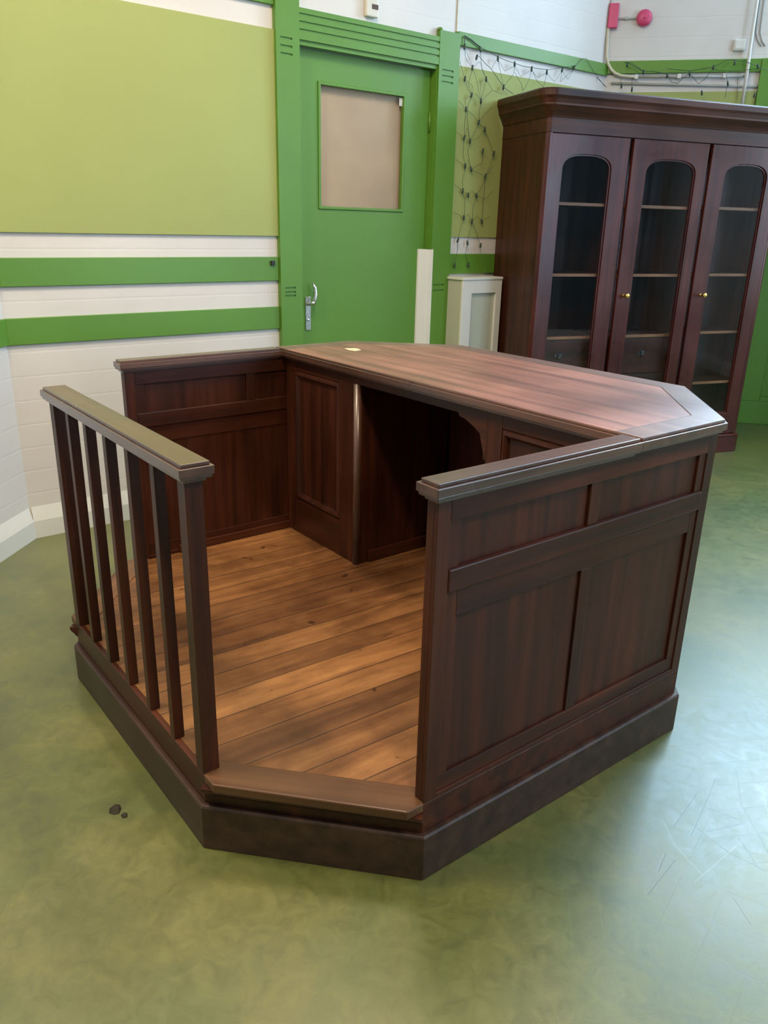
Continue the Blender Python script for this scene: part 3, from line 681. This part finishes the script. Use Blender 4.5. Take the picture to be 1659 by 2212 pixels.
# balustrade
def post(x0, x1, y0, y1, nm):
    MB().box(x0, x1, y0, y1, H1, HT-.040).build(nm, W['dark_z'], booth, bevel=.002)
post(BW-cF-.042, BW-cF, 0, .045, 'newel_post'); post(cF, cF+.042, 0, .045, 'newel_post')
for xr in (.600, .760, .922, 1.085, 1.252):
    post(xr-.028, xr, .001, .030, 'baluster')

# desk top: mitred border, sunk seam and boarded field
dto = [(BW+o_, DI), (BW+o_, BL-cB+.008), (BW-cB+.008, BL+o_), (cB-.008, BL+o_), (-o_, BL-cB+.008), (-o_, DI)]
def inset(P_, k, front):
    n = len(P_); out = []
    ks = [k]*n
    ctr = Vector((BW/2, (DI+BL)/2))
    lines = []
    for i in range(n):
        a, b_ = Vector(P_[i]), Vector(P_[(i+1) % n]); t_ = (b_-a).normalized(); nn = Vector((-t_.y, t_.x))
        if (ctr-a).dot(nn) < 0: nn = -nn
        kk = front if i == n-1 else k
        lines.append((a+nn*kk, t_))
    for i in range(n):
        (p, t1), (r_, t2) = lines[i-1], lines[i]
        den = t1.x*t2.y - t1.y*t2.x; s_ = ((r_.x-p.x)*t2.y - (r_.y-p.y)*t2.x)/den; v = p + t1*s_; out.append((v.x, v.y))
    return out
b_ = MB()
b_.prism(inset(dto, .0075, .0075), HT-.009, HT-.0022).prism(dto, HT-.030, HT-.009).prism(inset(dto, .010, .010), HT-.040, HT-.030)
top = b_.build('desk_top', W['rail_x'], booth, bevel=.0015)
fld = inset(dto, .095, .0075)
def band(A, B, z0, z1, nm, mat, n_sides):
    out = []
    for i in range(n_sides):
        MB().prism([A[i], A[i+1], B[i+1], B[i]], z0, z1).build(nm, W[mat], top, bevel=.0008)
A = inset(dto, .0085, .0085); B = inset(dto, .0935, .0085)
for i, mt in zip(range(5), ('border', 'border', 'border', 'border', 'border')):
    MB().prism([A[i], A[i+1], B[i+1], B[i]], HT-.003, HT).build('border_board', W[mt], top, bevel=.0006)
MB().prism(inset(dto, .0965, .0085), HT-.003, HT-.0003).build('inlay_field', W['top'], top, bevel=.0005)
FY = 1.098
# apron with stepped brackets over the kneehole
KX0, KX1 = .572, 1.272
az = HT-.040
apr = [(T, az), (BW-T, az), (BW-T, az-.035), (KX1, az-.035), (KX1, .845), (KX1-.008, .845), (KX1-.010, .878), (KX1-.020, .905), (KX1-.028, .929), (KX1-.060, .945), (KX1-.100, .962), (KX1-.128, .970), (KX1-.132, az-.035), (KX0, az-.035), (T, az-.035)]
MB().plate([(KX0-.004, az), (KX1+.004, az), (KX1+.004, .845), (KX1-.008, .845), (KX1-.010, .872), (KX1-.022, .905), (KX1-.030, .929), (KX1-.060, .945), (KX1-.100, .962), (KX1-.130, .966), (KX1-.134, .978), (KX0-.004, .978)], FY, FY+.022).build('apron', W['dark_x'], booth, bevel=.0015)
def pedestal(x0, x1, knee):
    ped = MB(); y1 = BL-T-.02
    ch_y = BL-cB-T-.03
    pl_ = [(x0, FY+.016), (x1, FY+.016), (x1, ch_y), (x1-.18, ch_y+.18), (x0, ch_y+.18)] if knee < 0 else [(x0, FY+.016), (x1, FY+.016), (x1, ch_y+.18), (x0+.18, ch_y+.18), (x0, ch_y)]
    ped.prism(pl_, H1, az)
    p_ = ped.build('pedestal', W['dark_z'], booth, bevel=.002)
    # face frame
    def f(a, e, z0, z1, d=0., nm='frame_member', mat='dark_z', bev=.0015): return MB().box(a, e, FY+d, FY+.0175, z0, z1).build(nm, W[mat], p_, bevel=bev)
    ox0, ox1 = (x0+.072, x1-.118) if knee > 0 else (x0+.066, x1-.10)
    oz0, oz1 = .385, .965
    f(x0, ox0, H1, az, nm='stile'); f(ox1, x1, H1, az, nm='stile'); f(ox0, ox1, H1, oz0, nm='rail', mat='dark_x'); f(ox0, ox1, oz1, az, nm='rail', mat='dark_x')
    dd = MB(); dd.box(ox0+.002, ox1-.002, FY+.009, FY+.0155, oz0+.002, oz1-.002)
    door = dd.build('cupboard_door', W['dark_z'], p_)
    m_ = MB(); k = .030
    O = [(ox0, oz0), (ox1, oz0), (ox1, oz1), (ox0, oz1)]; In = [(ox0+k, oz0+k), (ox1-k, oz0+k), (ox1-k, oz1-k), (ox0+k, oz1-k)]
    # bolection moulding, raised in the middle
    rows = []
    for t_, y_ in ((0, FY+.006), (.25, FY-.004), (.55, FY-.006), (.8, FY+.001), (1, FY+.010)):
        rows.append([m_._v((O[i][0]*(1-t_)+In[i][0]*t_, y_, O[i][1]*(1-t_)+In[i][1]*t_)) for i in range(4)])
    for A_, B_ in zip(rows, rows[1:]):
        for i in range(4): m_.bm.faces.new((A_[i], A_[(i+1) % 4], B_[(i+1) % 4], B_[i]))
    bk = [rows[0], rows[-1]]
    for i in range(4): m_.bm.faces.new((rows[0][i], rows[0][(i+1) % 4], rows[-1][(i+1) % 4], rows[-1][i]))
    m_.build('door_moulding', W['dark_z'], door)
    return p_
p1 = pedestal(T+.001, KX0-.003, 1); p2 = pedestal(KX1+.003, BW-T-.001, -1)
# rounded bullnose on the kneehole corner of the left pedestal
MB().tube([(KX0-.014, FY+.010, H1), (KX0-.014, FY+.010, .978)], .0175, 18).build('bullnose', W['rail_z'], p1, smooth=True)
MB().box(KX0-.003, KX0+.010, FY+.06, 1.62, H1, H1+.050).build('skirting', W['dark_y'], p1, bevel=.002)
MB().box(KX0-.02, KX1+.02, 1.60, 1.618, H1, az).build('modesty_panel', W['dark_z'], booth)
MB().box(KX0+.011, KX1, 1.585, 1.599, H1, H1+.050).build('skirting', W['dark_x'], booth, bevel=.002)
# skirting fillet along the inside foot of the left wall
MB().box(T-.001, T+.012, cFy+.17, FY, H1, H1+.035).build('skirting', W['dark_y'], booth, bevel=.003)

tag(MB().prism([(.188, 1.300), (.206, 1.345), (.222, 1.348), (.262, 1.336), (.272, 1.296), (.240, 1.288)], HT+.0002, HT+.0022).build('paper_scrap', P['paper'], bevel=.0005), 'small pale tan scrap of card lying on the desk top', 'paper')

# scraps on the floor
def scrap(c, pts, h, label, grp):
    b_ = MB(Matrix.Translation((c[0], c[1], 0)))
    b_.prism(pts, .0006, h, [(x*.55+random.uniform(-.002, .002), y*.55) for x, y in pts])
    return tag(b_.build('dirt_scrap', P['dirt'], bevel=.001), label, 'debris', grp)
scrap((1.158, -.148), [(-.022, .008), (-.014, -.014), (.004, -.022), (.020, -.012), (.024, .002), (.006, .014), (-.010, .016)], .008, 'larger dark brown scrap on the green floor before the balustrade', 'dark scraps on the floor')
scrap((1.196, -.137), [(-.012, .002), (-.006, -.010), (.008, -.010), (.013, .002), (.006, .006), (-.004, .009)], .006, 'smaller round dark crumb on the floor right beside larger scrap', 'dark scraps on the floor')

# ------------------------------------------------------------------ bookcase
th_ = 1.266; CW = 1.871; CD = .560; CDr = .26
u_ = Vector((math.cos(th_), math.sin(th_))); n_ = Vector((-u_.y, u_.x))
org = Vector((.041, 5.050)) - u_*CW
bc = thing('bookcase', (org.x, org.y, 0), 'tall dark mahogany bookcase with arched glass doors beside the green door', 'bookcase', rz=th_)
def cb(name, mat, fn, parent=bc, **kw):
    b_ = MB(); fn(b_); return b_.build(name, mat, parent, _local=True, **kw)
D_ = lambda x: CD + (CDr-CD)*(x/CW)            # depth narrows to the right, where the room corner closes in
def ring(o, r_):
    """plan outline grown by o, front left corner rounded with radius r_"""
    pts = []
    c_ = (r_-0, r_-0)
    for k in range(9):
        a = math.pi + (math.pi/2)*k/8
        pts.append((r_ + (r_+o)*math.cos(a), r_ + (r_+o)*math.sin(a)))
    for k in range(9):
        a = 1.5*math.pi + (math.pi/2)*k/8
        pts.append((CW-r_ + (r_+o)*math.cos(a), r_ + (r_+o)*math.sin(a)))
    pts.append((CW+o, CDr)); pts.append((-o, CD-.33*o))
    return pts
mz = W['mah_z']; mx_ = W['mah_x']
RR = .032
def carcass(b_):
    out = ring(0, RR); n = len(out)
    t = .022
    # left and right sides, back, top board, bottom
    b_.prism([(0, RR), (0, CD), (t, CD), (t, .03), (.012, .03), (.012, RR)], .13, 2.11)
    b_.prism([(CW-t, .03), (CW-t, CDr), (CW, CDr), (CW, RR), (CW-.012, RR), (CW-.012, .03)], .13, 2.11)
    b_.prism([(t, CD-.012), (t, CD), (CW-t, CDr+.004), (CW-t, CDr-.008)], .13, 2.11)
    b_.prism([(t, .028), (t, CD-.012), (CW-t, CDr-.008), (CW-t, .028)], .13, .16)
    b_.prism([(t, .028), (t, CD-.012), (CW-t, CDr-.008), (CW-t, .028)], 2.08, 2.11)
cb('carcass', W['dark_z'], carcass)  # same wood as the doors; darker stain paints in side and interior shade
def quarter(b_, x0, sgn):
    pts = [(x0, RR+.004)]
    for k in range(9):
        a = math.pi + (math.pi/2)*k/8 if sgn > 0 else 2*math.pi - (math.pi/2)*k/8
        cxx = x0 + sgn*RR
        pts.append((cxx + RR*math.cos(a), RR + RR*math.sin(a)))
    pts.append((x0 + sgn*.040, 0)); pts.append((x0 + sgn*.040, RR+.004))
    b_.prism(pts, .138, 2.108)
cb('corner_post', mz, lambda b_: quarter(b_, 0, 1), smooth=False)
cb('corner_post', mz, lambda b_: quarter(b_, CW, -1))
cb('base_plinth', mx_, lambda b_: b_.prism(ring(.020, RR), 0, .118).prism(ring(.020, RR), .118, .124, ring(.024, RR)).prism(ring(.024, RR), .124, .130).prism(ring(.024, RR), .130, .1375, ring(.006, RR)), bevel=.0)
# cornice
cor = cb('cornice', W['dark_x'], lambda b_: [b_.prism(ring(a, RR), z0, z1, ring(b2, RR)) for a, b2, z0, z1 in (
    (.004, .004, 2.109, 2.113), (.002, .002, 2.113, 2.190), (.008, .012, 2.190, 2.200), (.012, .022, 2.200, 2.218), (.022, .046, 2.218, 2.252), (.050, .050, 2.252, 2.262), (.050, .058, 2.262, 2.285), (.058, .066, 2.285, 2.300), (.067, .067, 2.300, 2.330), (.067, .062, 2.330, 2.339))], bevel=.0)
shelfm = W['shelf']
def arch(x0, x1, z0, zs, zt, r_):
    """opening: square foot, shouldered segmental head"""
    pts = [(x0, z0), (x1, z0)]
    c_ = (x0+x1)/2; h_ = (x1-x0)/2; n = 28
    for k in range(n+1):
        a = k/n*math.pi; ca, sa = math.cos(a), max(0, math.sin(a))
        pts.append((c_ + h_*math.copysign(abs(ca)**(2/3.0), ca), zs + (zt-zs)*sa**(2/2.6)))
    return pts
def bdoor(x0, x1, gx0, gx1, knob):
    op = arch(gx0, gx1, .30, 1.900, 1.998, .055)
    n = len(op)
    # outer boundary with matching point count
    outer = [(x0, .142), (x1, .142)]
    m = n-2
    for k in range(m):
        px_, pz_ = op[k+2]
        if k <= 3: outer.append((x1, 1.900 + (2.105-1.900)*k/3.0))
        elif k >= m-4: outer.append((x0, 1.900 + (2.105-1.900)*(m-1-k)/3.0)) if m-1-k <= 3 else outer.append((x0, 2.105))
        else: outer.append((max(x0, min(x1, x1 + (x0-x1)*(k-3)/float(m-8))), 2.105))
    b_ = MB(); b_.ring_plate(outer, op, .001, .025)
    d_ = b_.build('glazed_door', mz, bc, _local=True, bevel=.002)
    # inner bead
    k_ = .010; cxm = (gx0+gx1)/2; czm = 1.15
    op2 = arch(gx0+k_, gx1-k_, .31, 1.898, 1.989, .052)
    b_ = MB(); b_.ring_plate(op, op2, .010, .022); b_.build('glazing_bead', mz, d_, _local=True)
    b_ = MB(); b_.plate(arch(gx0+.004, gx1-.004, .304, 1.899, 1.994, .053), .016, .019); b_.build('glass_pane', P['cabglass'], d_, _local=True)
    if knob:
        b_ = MB(); b_.lathe((knob, .001, 1.157), (0, -1, 0), [(.010, 0), (.010, .003), (.0055, .006), (.0055, .020), (.010, .026), (.0165, .034), (.0175, .043), (.014, .051), (.006, .055), (0, .0555)], 24)
        b_.build('door_knob', P['brass'], d_, _local=True, smooth=True, label='round polished brass knob')
    return d_
bdoor(CW-1.831, CW-1.272, CW-1.748, CW-1.388, None)
bdoor(CW-1.240, CW-.652, CW-1.130, CW-.735, CW-1.185)
bdoor(CW-.622, CW-.040, CW-.500, CW-.135, CW-.545)
# uprights behind the gaps
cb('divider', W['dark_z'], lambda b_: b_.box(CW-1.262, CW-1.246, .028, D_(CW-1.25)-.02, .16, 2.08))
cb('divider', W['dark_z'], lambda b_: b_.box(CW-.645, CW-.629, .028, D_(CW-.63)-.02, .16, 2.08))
xs = [(.024, CW-1.264), (CW-1.244, CW-.647), (CW-.627, CW-.024)]
for bi, (a, e) in enumerate(xs):
    zs_ = (1.722, 1.293) if bi < 2 else (1.730, 1.297, .902, .540)
    for z_ in zs_:
        b_ = MB(); b_.prism([(a, .040), (a, D_(a)-.022), (e, D_(e)-.022), (e, .040)], z_-.018, z_-.001); sh = b_.build('shelf', W['dark_x'], bc, _local=True)
        b_ = MB(); b_.box(a, e, .031, .0395, z_-.018, z_); b_.build('shelf_edge', shelfm, sh, _local=True, label='lighter worn shelf front edge')
    if bi < 2:
        b_ = MB(); b_.prism([(a, .080), (a, D_(a)-.022), (e, D_(e)-.022), (e, .080)], .16, .885); ch_ = b_.build('drawer_chest', mz, bc, _local=True)
        b_ = MB(); b_.box(a+.002, e-.002, .058, .079, .868, .888); b_.build('top_rail', shelfm, ch_, _local=True, bevel=.002)
        for z0, z1 in ((.62, .862), (.40, .61), (.18, .39)):
            b_ = MB(); b_.box(a+.012, e-.012, .066, .084, z0, z1); dwr = b_.build('drawer', mx_, ch_, _local=True, bevel=.003)
            m_ = (a+e)/2 + (0 if bi else -.06)
            b_ = MB(); b_.lathe((m_, .066, (z0+z1)/2+.02), (0, -1, 0), [(.012, 0), (.012, .003), (.009, .010), (.020, .020), (.024, .028), (.021, .036), (.010, .040), (0, .040)], 20); b_.build('drawer_knob', P['knobglass'], dwr, _local=True, smooth=True, label='clear glass knob')
# ------------------------------------------------------------------ light
def area(name, loc, target, sx, sy, power, col, spread=180):
    l = bpy.data.lights.new(name, 'AREA'); l.shape = 'RECTANGLE'; l.size = sx; l.size_y = sy; l.energy = power; l.color = col
    l.spread = math.radians(spread)
    o = bpy.data.objects.new(name, l); COL.objects.link(o); o.location = loc
    d = Vector(target) - Vector(loc); o.rotation_euler = d.to_track_quat('-Z', 'Y').to_euler(); return o
COOL = (.66, .82, 1.0); WARM = (1.0, .80, .56)
# daylight entering through each window opening (lights stand in the openings, outside the glass)
for i, a in enumerate(WA):
    c_ = MF @ Vector(((a[0]+a[1])/2, -.20, (a[2]+a[3])/2)); t_ = MF @ Vector(((a[0]+a[1])/2, 1, (a[2]+a[3])/2 - .25))
    area('daylight_far', c_, t_, a[1]-a[0], a[3]-a[2], 90, COOL)
c_ = MR @ Vector(((WH[0]+WH[1])/2, -.20, (WH[2]+WH[3])/2)); t_ = MR @ Vector(((WH[0]+WH[1])/2, 1, (WH[2]+WH[3])/2 - .45))
area('daylight_high', c_, t_, WH[1]-WH[0], WH[3]-WH[2], 400, (.52, .76, 1.0))
for i, a in enumerate(WB):
    c_ = MX @ Vector(((a[0]+a[1])/2, -.20, (a[2]+a[3])/2)); t_ = MX @ Vector(((a[0]+a[1])/2, 1, (a[2]+a[3])/2 - .2))
    area('daylight_right', c_, t_, a[1]-a[0], a[3]-a[2], (150, 7)[i], (.50, .72, 1.0))
# ceiling lamps over the near side of the room
for i, (x, y) in enumerate(((.6, -.9), (3.5, -.3), (.9, 1.1))):
    area('ceiling_lamp_light', (x, y, CEIL-.12), (x, y, 0), .9, .3, (75, 95, 70)[i], WARM)

wd = bpy.data.worlds.new('sky'); sc.world = wd; wd.use_nodes = True
bg = wd.node_tree.nodes['Background']; bg.inputs[0].default_value = (.70, .84, 1.0, 1); bg.inputs[1].default_value = 2.0

sc.view_settings.view_transform = 'Standard'; sc.view_settings.look = 'None'; sc.view_settings.gamma = 1; sc.view_settings.use_curve_mapping = False
sc.view_settings.exposure = 0.0
sc.cycles.use_denoising = True; sc.cycles.use_adaptive_sampling = True; sc.cycles.adaptive_threshold = .03
sc.cycles.max_bounces = 7; sc.cycles.diffuse_bounces = 3; sc.cycles.glossy_bounces = 3; sc.cycles.transparent_max_bounces = 12
sc.cycles.sample_clamp_indirect = 6; sc.cycles.caustics_reflective = False; sc.cycles.caustics_refractive = False
